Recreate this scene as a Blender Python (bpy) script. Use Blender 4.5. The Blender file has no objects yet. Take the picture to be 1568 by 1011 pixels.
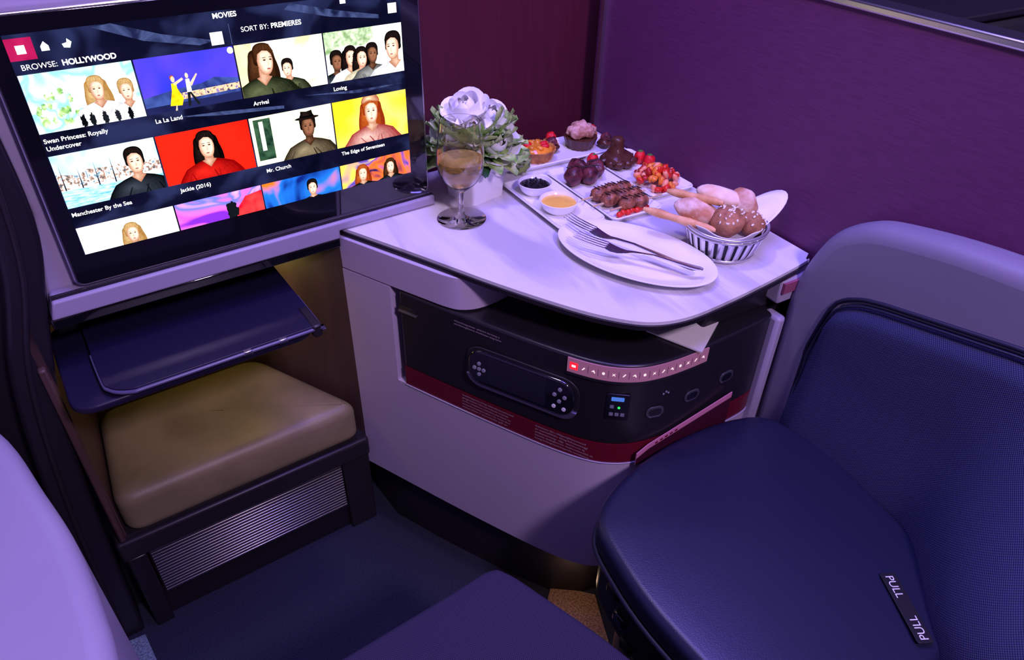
import bpy, bmesh, math, random
from mathutils import Vector, Matrix, noise
random.seed(7)
S=bpy.context.scene
try: S.view_settings.view_transform='Standard'
except: pass
pi=math.pi
# ---------------------------------------------------------------- materials
def lin(c):
    return tuple((x/12.92 if x<=.04045 else ((x+.055)/1.055)**2.4) for x in c)
def rgb(r,g,b): return lin((r/255,g/255,b/255))
MATS={}
def mat(name,col,rough=.5,metal=0,bump=0,bscale=200,var=0,vscale=8,coat=0,trans=0,ior=1.45,emit=0,stretch=(1,1,1),spec=.5,sheen=0,col2=None,detail=3):
    if name in MATS: return MATS[name]
    m=bpy.data.materials.new(name);m.use_nodes=True
    nt=m.node_tree;b=nt.nodes['Principled BSDF']
    b.inputs['Base Color'].default_value=(*col,1);b.inputs['Roughness'].default_value=rough
    b.inputs['Metallic'].default_value=metal;b.inputs['Coat Weight'].default_value=coat
    b.inputs['Transmission Weight'].default_value=trans;b.inputs['IOR'].default_value=ior
    b.inputs['Specular IOR Level'].default_value=spec;b.inputs['Sheen Weight'].default_value=sheen
    if emit:
        b.inputs['Emission Color'].default_value=(*col,1);b.inputs['Emission Strength'].default_value=emit
    if var or col2 or bump:
        tc=nt.nodes.new('ShaderNodeTexCoord');mp=nt.nodes.new('ShaderNodeMapping');mp.inputs['Scale'].default_value=stretch
        nt.links.new(tc.outputs['Object'],mp.inputs['Vector'])
    if var or col2:
        n=nt.nodes.new('ShaderNodeTexNoise');n.inputs['Scale'].default_value=vscale;n.inputs['Detail'].default_value=detail
        nt.links.new(mp.outputs[0],n.inputs['Vector'])
        r=nt.nodes.new('ShaderNodeValToRGB')
        c2=col2 if col2 else tuple(x*(1-var) for x in col)
        r.color_ramp.elements[0].position=.35;r.color_ramp.elements[0].color=(*c2,1)
        r.color_ramp.elements[1].position=.65;r.color_ramp.elements[1].color=(*col,1)
        nt.links.new(n.outputs['Fac'],r.inputs['Fac']);nt.links.new(r.outputs['Color'],b.inputs['Base Color'])
    if bump:
        n2=nt.nodes.new('ShaderNodeTexNoise');n2.inputs['Scale'].default_value=bscale;n2.inputs['Detail'].default_value=2
        nt.links.new(mp.outputs[0],n2.inputs['Vector'])
        bp=nt.nodes.new('ShaderNodeBump');bp.inputs['Strength'].default_value=bump;bp.inputs['Distance'].default_value=.002
        nt.links.new(n2.outputs['Fac'],bp.inputs['Height']);nt.links.new(bp.outputs['Normal'],b.inputs['Normal'])
    MATS[name]=m;return m
def weave(name,c1,c2,scale=420,bump=.6,rough=.85,axes='xy'):
    m=bpy.data.materials.new(name);m.use_nodes=True;nt=m.node_tree;b=nt.nodes['Principled BSDF']
    b.inputs['Roughness'].default_value=rough;b.inputs['Specular IOR Level'].default_value=.25
    tc=nt.nodes.new('ShaderNodeTexCoord');sp=nt.nodes.new('ShaderNodeSeparateXYZ');nt.links.new(tc.outputs['Object'],sp.inputs[0])
    def sn(ax,ph=0):
        mu=nt.nodes.new('ShaderNodeMath');mu.operation='MULTIPLY';mu.inputs[1].default_value=scale
        nt.links.new(sp.outputs[ax.upper()],mu.inputs[0])
        s=nt.nodes.new('ShaderNodeMath');s.operation='SINE';nt.links.new(mu.outputs[0],s.inputs[0]);return s
    a=sn(axes[0]);c=sn(axes[1])
    pr=nt.nodes.new('ShaderNodeMath');pr.operation='MULTIPLY';nt.links.new(a.outputs[0],pr.inputs[0]);nt.links.new(c.outputs[0],pr.inputs[1])
    mr=nt.nodes.new('ShaderNodeMapRange');mr.inputs['From Min'].default_value=-1;nt.links.new(pr.outputs[0],mr.inputs['Value'])
    r=nt.nodes.new('ShaderNodeValToRGB');r.color_ramp.elements[0].color=(*c1,1);r.color_ramp.elements[1].color=(*c2,1)
    nt.links.new(mr.outputs[0],r.inputs['Fac']);nt.links.new(r.outputs[0],b.inputs['Base Color'])
    bp=nt.nodes.new('ShaderNodeBump');bp.inputs['Strength'].default_value=bump;bp.inputs['Distance'].default_value=.001
    nt.links.new(mr.outputs[0],bp.inputs['Height']);nt.links.new(bp.outputs[0],b.inputs['Normal'])
    MATS[name]=m;return m
def em(name,cols,strength=1.,scale=40,dist=1.0,detail=3,stretch=(1,1,1)):
    if name in MATS: return MATS[name]
    m=bpy.data.materials.new(name);m.use_nodes=True;nt=m.node_tree
    for n in list(nt.nodes): nt.nodes.remove(n)
    o=nt.nodes.new('ShaderNodeOutputMaterial');e=nt.nodes.new('ShaderNodeEmission');nt.links.new(e.outputs[0],o.inputs[0])
    e.inputs['Strength'].default_value=strength
    if len(cols)==1: e.inputs['Color'].default_value=(*cols[0],1)
    else:
        tc=nt.nodes.new('ShaderNodeTexCoord');mp=nt.nodes.new('ShaderNodeMapping');mp.inputs['Scale'].default_value=stretch
        n=nt.nodes.new('ShaderNodeTexNoise');n.inputs['Scale'].default_value=scale;n.inputs['Distortion'].default_value=dist;n.inputs['Detail'].default_value=detail
        r=nt.nodes.new('ShaderNodeValToRGB')
        nt.links.new(tc.outputs['Object'],mp.inputs[0]);nt.links.new(mp.outputs[0],n.inputs['Vector']);nt.links.new(n.outputs['Fac'],r.inputs[0]);nt.links.new(r.outputs[0],e.inputs[0])
        el=r.color_ramp.elements
        el[0].position=.32;el[0].color=(*cols[0],1);el[1].position=.68;el[1].color=(*cols[-1],1)
        for i,c in enumerate(cols[1:-1]):
            q=el.new(.32+.36*(i+1)/(len(cols)-1));q.color=(*c,1)
    MATS[name]=m;return m
# ---------------------------------------------------------------- builders
def G(name,loc=(0,0,0)):
    e=bpy.data.objects.new(name,None);e.empty_display_size=.05;e.location=loc
    bpy.context.collection.objects.link(e);return e
def link(ob,parent):
    bpy.context.collection.objects.link(ob)
    if parent is not None:
        ob.parent=parent;ob.matrix_parent_inverse=Matrix.Translation(-Vector(parent.location))
    return ob
def mk(name,V,F,m,parent=None,M=None,smooth=True,ang=35,bevel=0,seg=3,sub=0,solid=0,mi=None):
    me=bpy.data.meshes.new(name);me.from_pydata([tuple(v) for v in V],[],F)
    if isinstance(m,(list,tuple)):
        for x in m: me.materials.append(x)
        if mi:
            for p,i in zip(me.polygons,mi): p.material_index=i
    else: me.materials.append(m)
    bm=bmesh.new();bm.from_mesh(me);bmesh.ops.recalc_face_normals(bm,faces=bm.faces);bm.to_mesh(me);bm.free()
    if M is not None: me.transform(M)
    if smooth:
        for p in me.polygons: p.use_smooth=True
        me.set_sharp_from_angle(angle=math.radians(ang))
    ob=bpy.data.objects.new(name,me);link(ob,parent)
    if solid:
        q=ob.modifiers.new('s','SOLIDIFY');q.thickness=solid;q.offset=0
    if bevel:
        q=ob.modifiers.new('b','BEVEL');q.width=bevel;q.segments=seg;q.limit_method='ANGLE';q.angle_limit=math.radians(40)
    if sub:
        q=ob.modifiers.new('u','SUBSURF');q.levels=sub;q.render_levels=sub
    return ob
def prism(name,pts,c0,c1,m,parent=None,M=None,plane='xy',bevel=0,seg=3,ang=35):
    f={'xy':lambda a,b,c:(a,b,c),'xz':lambda a,b,c:(a,c,b),'yz':lambda a,b,c:(c,a,b)}[plane]
    n=len(pts)
    V=[f(a,b,c0) for a,b in pts]+[f(a,b,c1) for a,b in pts]
    F=[list(range(n)),list(range(2*n-1,n-1,-1))]+[[i,(i+1)%n,(i+1)%n+n,i+n] for i in range(n)]
    return mk(name,V,F,m,parent,M,bevel=bevel,seg=seg,ang=ang)
def box(name,a,b,m,parent=None,M=None,bevel=0,seg=2):
    return prism(name,[(a[0],a[1]),(b[0],a[1]),(b[0],b[1]),(a[0],b[1])],a[2],b[2],m,parent,M,bevel=bevel,seg=seg)
def rr(x0,y0,x1,y1,r,n=6):
    P=[]
    for cx,cy,a in ((x1-r,y1-r,0),(x0+r,y1-r,90),(x0+r,y0+r,180),(x1-r,y0+r,270)):
        for i in range(n+1):
            t=math.radians(a+90*i/n);P.append((cx+r*math.cos(t),cy+r*math.sin(t)))
    return P
def ell(cx,cy,a,b,n=20,rot=0):
    return [(cx+a*math.cos(t)*math.cos(rot)-b*math.sin(t)*math.sin(rot),cy+a*math.cos(t)*math.sin(rot)+b*math.sin(t)*math.cos(rot)) for t in [2*pi*i/n for i in range(n)]]
def cat(P,n=6,closed=False):
    P=[Vector(p) for p in P];N=len(P);out=[]
    rng=range(N) if closed else range(N-1)
    for i in rng:
        if closed: a,b,c,d=P[(i-1)%N],P[i],P[(i+1)%N],P[(i+2)%N]
        else: a,b,c,d=P[max(i-1,0)],P[i],P[i+1],P[min(i+2,N-1)]
        for k in range(n):
            t=k/n
            out.append(.5*((2*b)+(c-a)*t+(2*a-5*b+4*c-d)*t*t+(3*b-a-3*c+d)*t**3))
    if not closed: out.append(P[-1])
    return [tuple(p) for p in out]
def lathe(name,prof,m,parent=None,M=None,n=48,close=False,ang=50):
    V=[];F=[];k=len(prof)
    for i in range(n):
        a=2*pi*i/n
        for r,z in prof: V.append((r*math.cos(a),r*math.sin(a),z))
    for i in range(n):
        j=(i+1)%n
        for q in range(k-1 if not close else k):
            w=(q+1)%k
            F.append([i*k+q,j*k+q,j*k+w,i*k+w])
    ob=mk(name,V,F,m,parent,M,ang=ang)
    bm=bmesh.new();bm.from_mesh(ob.data);bmesh.ops.remove_doubles(bm,verts=bm.verts,dist=1e-5);bmesh.ops.recalc_face_normals(bm,faces=bm.faces);bm.to_mesh(ob.data);bm.free()
    return ob
def tube(name,P,r,m,parent=None,M=None,closed=False,n=10,rads=None):
    P=[Vector(p) for p in P];N=len(P);V=[];F=[]
    up=Vector((0,0,1));pn=None
    for i,p in enumerate(P):
        if closed: t=(P[(i+1)%N]-P[(i-1)%N])
        else: t=P[min(i+1,N-1)]-P[max(i-1,0)]
        t.normalize()
        if pn is None:
            ref=up if abs(t.dot(up))<.9 else Vector((1,0,0))
            a=t.cross(ref).normalized()
        else:
            a=(pn-t*pn.dot(t)).normalized()
        pn=a;b=t.cross(a)
        R=rads[i] if rads else r
        for k in range(n):
            th=2*pi*k/n;V.append(p+a*math.cos(th)*R+b*math.sin(th)*R)
    for i in range(N if closed else N-1):
        j=(i+1)%N
        for k in range(n):
            l=(k+1)%n;F.append([i*n+k,i*n+l,j*n+l,j*n+k])
    if not closed: F.append(list(range(n)));F.append([(N-1)*n+k for k in range(n)])
    return mk(name,V,F,m,parent,M,ang=60)
def cushion(name,out,z0,z1,r,m,parent=None,M=None,dome=.006,steps=5):
    n=len(out);cx=sum(p[0] for p in out)/n;cy=sum(p[1] for p in out)/n
    cl=Vector((cx,cy));V=[];rings=[]
    def ring(inset,z):
        R=[]
        for i,p in enumerate(out):
            a=Vector(out[i-1]);b=Vector(out[(i+1)%n]);t=(b-a);nn=Vector((-t.y,t.x)).normalized()
            if nn.dot(cl-Vector(p))<0: nn=-nn
            q=Vector(p)+nn*inset;R.append(len(V));V.append((q.x,q.y,z))
        rings.append(R)
    for i in range(steps+1):
        a=pi/2*i/steps;ring(r*(1-math.sin(a)),z0+r*(1-math.cos(a)))
    for i in range(steps+1):
        a=pi/2*i/steps;ring(r*(1-math.cos(a)),z1-r+r*math.sin(a))
    last=[V[i] for i in rings[-1]]
    for k,sc in enumerate((.85,.65,.45,.25,.1)):
        R=[]
        for p in last:
            R.append(len(V));V.append((cx+(p[0]-cx)*sc,cy+(p[1]-cy)*sc,z1+dome*(1-sc**2)))
        rings.append(R)
    F=[]
    for a,b in zip(rings,rings[1:]):
        for i in range(n): F.append([a[i],a[(i+1)%n],b[(i+1)%n],b[i]])
    F.append(rings[0]);F.append(rings[-1])
    return mk(name,V,F,m,parent,M,ang=60)
def blob(name,c,s,m,parent=None,rot=(0,0,0),amp=.15,freq=1.6,sub=3,seed=0,M=None):
    bm=bmesh.new();bmesh.ops.create_icosphere(bm,subdivisions=sub,radius=1)
    o=Vector((seed*3.1,seed*1.7,seed*.9))
    for v in bm.verts:
        d=1+amp*noise.noise(v.co*freq+o)*1.6+amp*.4*noise.noise(v.co*freq*3+o)
        v.co=Vector((v.co.x*s[0],v.co.y*s[1],v.co.z*s[2]))*d
    me=bpy.data.meshes.new(name);bm.to_mesh(me);bm.free()
    from mathutils import Euler
    me.transform(Matrix.Translation(Vector(c))@Euler(rot).to_matrix().to_4x4())
    if M is not None: me.transform(M)
    for p in me.polygons:p.use_smooth=True
    me.materials.append(m)
    return link(bpy.data.objects.new(name,me),parent)
def text(name,s,size,m,M,parent,align='LEFT',ext=0,off=0):
    cu=bpy.data.curves.new(name,'FONT');cu.body=s;cu.size=size;cu.align_x=align;cu.extrude=ext;cu.offset=off
    cu.materials.append(m)
    ob=bpy.data.objects.new(name,cu);bpy.context.collection.objects.link(ob)
    ob.parent=parent;ob.matrix_parent_inverse=Matrix.Translation(-Vector(parent.location));ob.matrix_basis=M
    return ob
def frame(o,e,up=(0,0,1)):
    e=Vector(e).normalized();up=Vector(up).normalized();z=e.cross(up).normalized()
    return Matrix(((e.x,up.x,z.x,o[0]),(e.y,up.y,z.y,o[1]),(e.z,up.z,z.z,o[2]),(0,0,0,1)))
T=lambda x,y,z: Matrix.Translation((x,y,z))
Rz=lambda a: Matrix.Rotation(a,4,'Z')
# local frame of the screen / footwell wall
LM=T(.27,.982,0)@Rz(math.radians(5))
def L(s,t,z=0): return tuple(LM@Vector((s,t,z)))
# ---------------------------------------------------------------- palette
m_lav=mat('lavender_shell_paint',(.37,.33,.43),.42,var=.04,bump=.03,bscale=900)
m_shell=mat('seat_shell_finish',(.20,.185,.25),.5,var=.04,bump=.08,bscale=900)
m_white=mat('console_white_paint',(.49,.42,.53),.35)
m_black=mat('black_satin_plastic',(.013,.011,.015),.32,bump=.03,bscale=1200)
m_blackg=mat('black_gloss',(.006,.006,.009),.08,coat=1)
m_dark=mat('dark_frame_metal',(.016,.013,.017),.42)
m_red=mat('burgundy_band',(.13,.006,.018),.3)
m_silver=mat('brushed_silver',(.62,.6,.62),.28,1)
m_chrome=mat('chrome',(.92,.92,.94),.25,1)
m_brown=mat('brown_laminate',(.085,.045,.04),.5,var=.25,vscale=5,stretch=(6,6,1))
m_leather=mat('navy_leather',(.010,.012,.034),.36,bump=.12,bscale=700,spec=.6)
m_mustard=mat('taupe_leather',(.26,.215,.105),.45,var=.3,vscale=9,bump=.12,bscale=500)
m_china=mat('white_china',(.90,.90,.90),.14,coat=.4)
m_tray=mat('tray_navy',(.011,.009,.030),.36,bump=.04,bscale=1500)
m_fab=weave('navy_woven_fabric',(.010,.013,.046),(.058,.068,.165),2100,.6,axes='yz')
m_fab2=weave('dark_woven_fabric',(.012,.010,.030),(.038,.032,.07),2000,.5,axes='xy')
m_pipe=mat('navy_piping',(.010,.010,.03),.5)
m_wallR=mat('purple_wall_textile',(.125,.028,.108),.5,var=.22,vscale=30,stretch=(1,1,14),bump=.2,bscale=300,detail=4)
m_wallB=mat('burgundy_wood_panel',(.085,.012,.026),.38,var=.12,vscale=14,stretch=(8,1,.5),detail=5)
m_floor=mat('navy_carpet',(.018,.022,.044),.95,var=.5,vscale=350,bump=.7,bscale=400,detail=4)
m_ceil=mat('ceiling_panel',(.35,.3,.4),.7)
def marble():
    m=bpy.data.materials.new('marble_laminate');m.use_nodes=True;nt=m.node_tree;b=nt.nodes['Principled BSDF']
    b.inputs['Roughness'].default_value=.3
    tc=nt.nodes.new('ShaderNodeTexCoord');mp=nt.nodes.new('ShaderNodeMapping');mp.inputs['Rotation'].default_value=(0,0,math.radians(25));mp.inputs['Scale'].default_value=(7,1.2,1)
    n=nt.nodes.new('ShaderNodeTexNoise');n.inputs['Scale'].default_value=2.2;n.inputs['Detail'].default_value=6;n.inputs['Distortion'].default_value=1.2
    r=nt.nodes.new('ShaderNodeValToRGB');e=r.color_ramp.elements
    e[0].position=.36;e[0].color=(.50,.48,.51,1);e[1].position=.5;e[1].color=(.70,.69,.72,1)
    q=e.new(.62);q.color=(.75,.74,.77,1)
    nt.links.new(tc.outputs['Object'],mp.inputs[0]);nt.links.new(mp.outputs[0],n.inputs['Vector']);nt.links.new(n.outputs['Fac'],r.inputs[0]);nt.links.new(r.outputs[0],b.inputs['Base Color'])
    return m
m_marble=marble()
# ---------------------------------------------------------------- room shell
box('floor',(-1.0,-1.0,-.03),(2.2,1.5,0),m_floor)
box('ceiling',(-1.0,-1.0,2.15),(2.2,1.5,2.18),m_ceil)
g=G('wall_right',(.885,.2,.5))
box('panel',(.87,-1.0,0),(.90,1.16,1.015),m_wallR,g)
box('top_trim',(.866,-1.0,1.015),(.904,1.16,1.026),m_silver,g,bevel=.003)
g=G('wall_back',(.5,1.16,.6))
box('panel',(.02,.17,0),(.66,.20,1.30),m_wallB,g,M=LM)
box('panel_recess',(-.75,.27,0),(.02,.30,1.30),m_wallB,g,M=LM)
g=G('trim_corner',(.866,1.15,.85))
box('strip',(.862,1.136,.68),(.870,1.144,1.30),m_silver,g)
box('wall_far_aisle',(2.1,-1.0,0),(2.13,1.5,2.15),mat('aisle_dark',(.02,.015,.03),.6))
box('wall_left',(-.78,-1.0,0),(-.75,1.5,2.15),m_lav)
box('wall_rear',(-1,-1.0,0),(2.2,-.97,2.15),m_dark)
g=G('aisle_bin',(1.5,.9,.9))
box('body',(1.25,.75,0),(1.8,1.3,.92),mat('bin_grey',(.06,.06,.08),.3),g,bevel=.02)
box('lip',(1.24,.74,.92),(1.81,1.31,.935),m_silver,g,bevel=.004)
# lit carpet beside seat base and ledge, the light painted into the colour
prism('warm_light_patch',[(.385,.36),(.47,.36),(.56,.60),(.50,.66),(.44,.60)],0,.004,mat('warm_lit_carpet',(.34,.20,.13),.95,var=.6,vscale=300,bump=.8,bscale=350))
prism('teal_light_patch',[(-.34,.60),(-.165,.78),(-.19,.93),(-.34,.93)],0,.004,mat('teal_lit_carpet',(.22,.32,.36),.95,var=.6,vscale=300,bump=.8,bscale=350))
# ---------------------------------------------------------------- TV monitor
tv=G('tv_monitor',L(-.1,0,.86))
prism('frame',rr(-.358,.698,.165,1.030,.012),.0015,.022,m_silver,tv,LM,'xz',bevel=.002)
prism('bezel_glass',rr(-.355,.701,.162,1.027,.010),0,.004,m_blackg,tv,LM,'xz',bevel=.001)
SX0,SX1,SZ0,SZ1=-.336,.134,.742,1.008
polys=[]  # (mat, pts, layer)
def sp(m,pts,lay):
    polys.append((m,[(min(max(a,SX0),SX1),min(max(b,SZ0),SZ1)) for a,b in pts],lay))
E=lambda n,*c,st=1.9,sc=60,di=.4,de=2,stc=(1,1,1): em(n,[rgb(*x) for x in c],st,sc,di,de,stc)
base=E('scr_base',(10,12,38),(22,22,55),(52,60,110),sc=14,di=1.,st=.8)
white=E('scr_white',(255,255,255),st=1.6)
sp(base,[(SX0,SZ0),(SX1,SZ0),(SX1,SZ1),(SX0,SZ1)],0)
sweep=E('scr_sweep',(30,36,80),(90,105,165),(40,44,90),sc=30,di=1,st=.8)
for q in (((-.25,1.006),(-.20,.985),(-.14,.972),(-.12,.975),(-.18,.99),(-.23,1.008)),((-.03,1.0),(.03,.985),(.10,.975),(.10,.98),(.04,.992),(-.02,1.007)),((-.19,.892),(-.13,.884),(-.05,.878),(-.05,.882),(-.13,.889)),((-.02,.89),(.06,.88),(.13,.883),(.05,.885))): sp(sweep,q,.5)
cw=(SX1-SX0)/4
rows=[(.900,.966),(.806,.873),(.712,.779)]
def cell(c,r,u,v):
    return (SX0+cw*(c+.008+u*.984),rows[r][0]+(rows[r][1]-rows[r][0])*v)
def cp(m,c,r,pts,lay=2):
    sp(m,[cell(c,r,min(max(u,0),1),min(max(v,0),1)) for u,v in pts],lay)
def full(m,c,r): cp(m,c,r,[(0,0),(1,0),(1,1),(0,1)],1)
AS=cw/.066
def ce(m,c,r,u,v,a,b,lay,rot=0,n=22): # ellipse a,b in units of cell height
    cp(m,c,r,[(u+(x)/AS,v+y) for x,y in ell(0,0,a,b,n,rot)],lay)
def rag(m,c,r,u,v,a,b,lay,seed=0,amp=.18,n=40):
    rd=random.Random(seed);cp(m,c,r,[(u+x/AS*k,v+y*k) for (x,y),k in ((q,1+rd.uniform(-amp,amp)) for q in ell(0,0,a,b,n))],lay)
# tonal ramps used to model rounded forms in the printed pictures
NL=9
def ramp(name,a,b,st=1.4,sc=150):
    out=[]
    for i in range(NL):
        t=(i/(NL-1))**.8;c=[a[k]+(b[k]-a[k])*t for k in range(3)]
        out.append(E('%s_%d'%(name,i),[x*.93 for x in c],c,[min(255,x*1.05) for x in c],st=st,sc=sc))
    return out
skin=ramp('skin_l',(188,126,98),(255,226,202),1.45);skin2=ramp('skin_d',(64,36,24),(160,106,78),1.3)
hairb=ramp('hair_br',(42,20,10),(140,86,48),1.2,260);haird=ramp('hair_dk',(8,5,6),(66,46,42),1.1,260);hairl=ramp('hair_bl',(170,124,66),(252,228,176),1.4,260);hairr=ramp('hair_rd',(140,44,12),(240,140,56),1.4,260)
cdark=ramp('cl_dark',(10,13,18),(64,72,86),1.1);cgreen=ramp('cl_green',(26,32,18),(104,112,78),1.1);cwhite=ramp('cl_white',(205,205,212),(255,255,255),1.6);ccream=ramp('cl_cream',(190,176,148),(245,236,214),1.4);cgrey=ramp('cl_grey',(84,84,86),(170,170,168),1.2);cred=ramp('cl_red',(150,4,6),(245,40,30),1.2);ccoat=ramp('cl_coat',(52,42,30),(160,142,112),1.2);cplaid=ramp('cl_plaid',(160,60,60),(240,200,190),1.3,300);cpale=ramp('cl_beanie',(170,90,66),(240,210,170),1.4,220)
def shade(rp,c,r,pts,hl,lay,s1=.18,dl=.06):
    for i,m in enumerate(rp):
        t=i/(len(rp)-1);s=1-(1-s1)*t
        cp(m,c,r,[(hl[0]+(u-hl[0])*s,hl[1]+(v-hl[1])*s) for u,v in pts],lay+dl*i)
def cl_pts(P,n=4): return cat(P,n,True)
def person(c,r,u,v,h,sk,hr,cl,long=False,face=0,lay=3):
    W=h/AS;sg=1 if face>=0 else -1;rd=random.Random(int(u*1000+r*7+c))
    body=[(u-.56*W,v),(u-.50*W,v+.26*h),(u-.40*W,v+.38*h),(u-.24*W,v+.445*h),(u-.09*W,v+.49*h),(u+.09*W,v+.49*h),(u+.24*W,v+.445*h),(u+.40*W,v+.38*h),(u+.50*W,v+.26*h),(u+.56*W,v)]
    fx=u+face*.03*W
    if long:
        P=[(u-.15*W,v+.88*h),(u-.215*W,v+.72*h),(u-.25*W,v+.52*h),(u-.23*W,v+.36*h),(u-.1*W,v+.33*h),(u+.1*W,v+.33*h),(u+.23*W,v+.38*h),(u+.25*W,v+.54*h),(u+.21*W,v+.72*h),(u+.15*W,v+.88*h)]
        shade(hr[:5],c,r,cl_pts(P),(u-sg*.12*W,v+.7*h),lay)
    H=[(fx-face*.015*W+x*W,v+y*h) for x,y in ((0,.975),(.10,.95),(.150,.87),(.152,.76),(.125,.66),(-.125,.66),(-.152,.76),(-.150,.87),(-.10,.95))]
    shade(hr[:6],c,r,cl_pts(H),(fx-sg*.06*W,v+.90*h),lay+.5)
    shade(cl,c,r,body,(u-sg*.16*W,v+.30*h),lay+1.2,.10)
    for k in range(4):
        x0=u+rd.uniform(-.4,.4)*W;x1=x0+rd.uniform(-.12,.12)*W
        cp(cl[rd.choice((0,1,2))],c,r,[(x0,v+.30*h),(x0+.016*W,v+.30*h),(x1+.03*W,v),(x1,v)],lay+1.85)
    nk=[(u-.07*W,v+.62*h),(u+.07*W,v+.62*h),(u+.075*W,v+.49*h),(u+.12*W,v+.475*h),(u+.0*W,v+.35*h),(u-.12*W,v+.475*h),(u-.075*W,v+.49*h)]
    shade(sk[:5],c,r,nk,(u-sg*.03*W,v+.45*h),lay+2)
    Fp=[(fx+a*W,v+b*h) for a,b in ((-.035,.512),(.035,.512),(.082,.555),(.112,.63),(.122,.73),(.108,.82),(.06,.885),(-.06,.885),(-.108,.82),(-.122,.73),(-.112,.63),(-.082,.555))]
    shade(sk,c,r,cl_pts(Fp,3),(fx+sg*.035*W,v+.71*h),lay+2.4,.62)
    ex=fx+face*.025*W
    for dx in (-.048,.048):
        ce(sk[3],c,r,ex+dx*W,v+.728*h,.027*h,.016*h,lay+3.1)
        ce(haird[1],c,r,ex+dx*W,v+.724*h,.018*h,.0085*h,lay+3.2)
        cp(hr[2],c,r,[(ex+(dx-.030)*W,v+.756*h),(ex+(dx+.030)*W,v+.756*h),(ex+(dx+.02)*W,v+.765*h),(ex+(dx-.02)*W,v+.765*h)],lay+3.2)
    cp(sk[5],c,r,[(ex+sg*.004*W,v+.72*h),(ex+sg*.020*W,v+.655*h),(ex-sg*.010*W,v+.648*h)],lay+3.1)
    cp(sk[1],c,r,[(ex-.018*W,v+.645*h),(ex+.018*W,v+.645*h),(ex+.0*W,v+.638*h)],lay+3.2)
    ce(E('scr_lips',(175,76,70),(200,100,90),st=1.2),c,r,ex,v+.595*h,.028*h,.010*h,lay+3.2)
    ce(sk[4],c,r,ex,v+.577*h,.024*h,.005*h,lay+3.15)
    fr=[(fx-.120*W,v+.74*h),(fx-.10*W,v+.82*h),(fx-.02*W,v+.865*h),(fx+.06*W,v+.85*h),(fx+.105*W,v+.80*h),(fx+.120*W,v+.74*h),(fx+.146*W,v+.84*h),(fx+.09*W,v+.95*h),(fx-.09*W,v+.95*h),(fx-.146*W,v+.84*h)]
    cp(hr[2],c,r,fr,lay+3.3)
    for k in range(5):
        x=fx+(-.10+.05*k)*W;cp(hr[4+k%3],c,r,[(x,v+.88*h),(x+.012*W,v+.88*h),(x*.7+fx*.3+.01*W,v+.945*h)],lay+3.4)
# row 1
full(E('p_swan',(150,210,190),(225,250,250),(130,195,220),(250,255,240),sc=30),0,0)
cp(E('p_swan_dk',(20,26,30),(60,60,60),(170,180,180),sc=160),0,0,[(.42,0),(.5,.22),(.62,.12),(.72,.35),(.95,.2),(1,0)])
for i,(u,v,a,b) in enumerate(((.55,.5,.22,.3),(.7,.42,.12,.4),(.9,.5,.1,.3),(.42,.7,.12,.18))): rag(E('p_swan_w',(255,250,245),(225,205,185),(255,255,255),sc=120),0,0,u,v,a,b,3,i,.25)
for i in range(22): rag(E('p_swan_g',(70,130,70),(150,190,110),(220,235,200),sc=140),0,0,random.uniform(.05,.45),random.uniform(.1,.7),.04,.06,3,i+9,.3)
person(0,0,.62,-.05,.92,skin,hairl,cwhite,True,lay=4);person(0,0,.88,-.10,.85,skin,hairl,cwhite,lay=9)
for i,u in enumerate((.42,.50,.62,.74,.86)): rag(cdark[i%4],0,0,u,.10,.045,.12,14,i+4,.25)
full(E('p_lala',(45,50,190),(80,60,215),(140,100,235),sc=9),1,0)
cp(E('p_lala_hill',(28,36,90),(60,80,150),sc=60),1,0,[(0,0),(1,0),(1,.42),(.75,.5),(.6,.42),(.3,.38),(0,.3)])
cp(E('p_lala_city',(40,40,90),(250,200,150),(90,90,160),sc=260),1,0,[(.3,.18),(1,.22),(1,.34),(.3,.3)],3)
cp(E('p_lala_road',(20,22,60),(30,34,80),sc=20),1,0,[(0,0),(1,0),(1,.16),(0,.12)],4)
cp(E('p_yellow',(255,220,30),(255,170,10),sc=160),1,0,[(.24,.1),(.36,.08),(.39,.2),(.35,.4),(.35,.5),(.3,.5),(.29,.36)],5)
ce(skin[6],1,0,.325,.57,.035,.055,6);ce(hairr[3],1,0,.32,.60,.04,.045,5.5);cp(skin[6],1,0,[(.33,.45),(.43,.54),(.42,.58),(.32,.5)],5);cp(skin[6],1,0,[(.3,.1),(.31,.1),(.30,-.0),(.28,0)],5)
cp(white,1,0,[(.44,.3),(.49,.3),(.49,.54),(.45,.54)],5);cp(cdark[2],1,0,[(.42,.04),(.45,.05),(.47,.3),(.44,.3)],5);cp(cdark[2],1,0,[(.48,.3),(.46,.3),(.52,.04),(.55,.05)],5);ce(skin[6],1,0,.47,.60,.03,.05,6);cp(skin[6],1,0,[(.48,.45),(.57,.62),(.58,.60),(.5,.40)],5)
full(E('p_arr',(245,225,180),(255,252,240),(225,205,155),sc=20),2,0)
cp(E('p_arr_l',(250,215,140),(255,235,180),sc=40),2,0,[(0,0),(.18,0),(.18,1),(0,1)])
person(2,0,.55,-.12,.78,skin,haird,cgreen,face=-.5,lay=2.5)
person(2,0,.27,-.28,1.3,skin,hairb,cgreen,True,face=1.6,lay=9)
full(E('p_lov',(255,250,245),(220,230,215),(255,255,255),sc=20),3,0)
cp(E('p_tree',(120,150,100),(205,220,190),sc=160),3,0,[(0,.55),(.2,.7),(.5,.65),(.62,.8),(.62,1),(0,1)],1.5)
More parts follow.
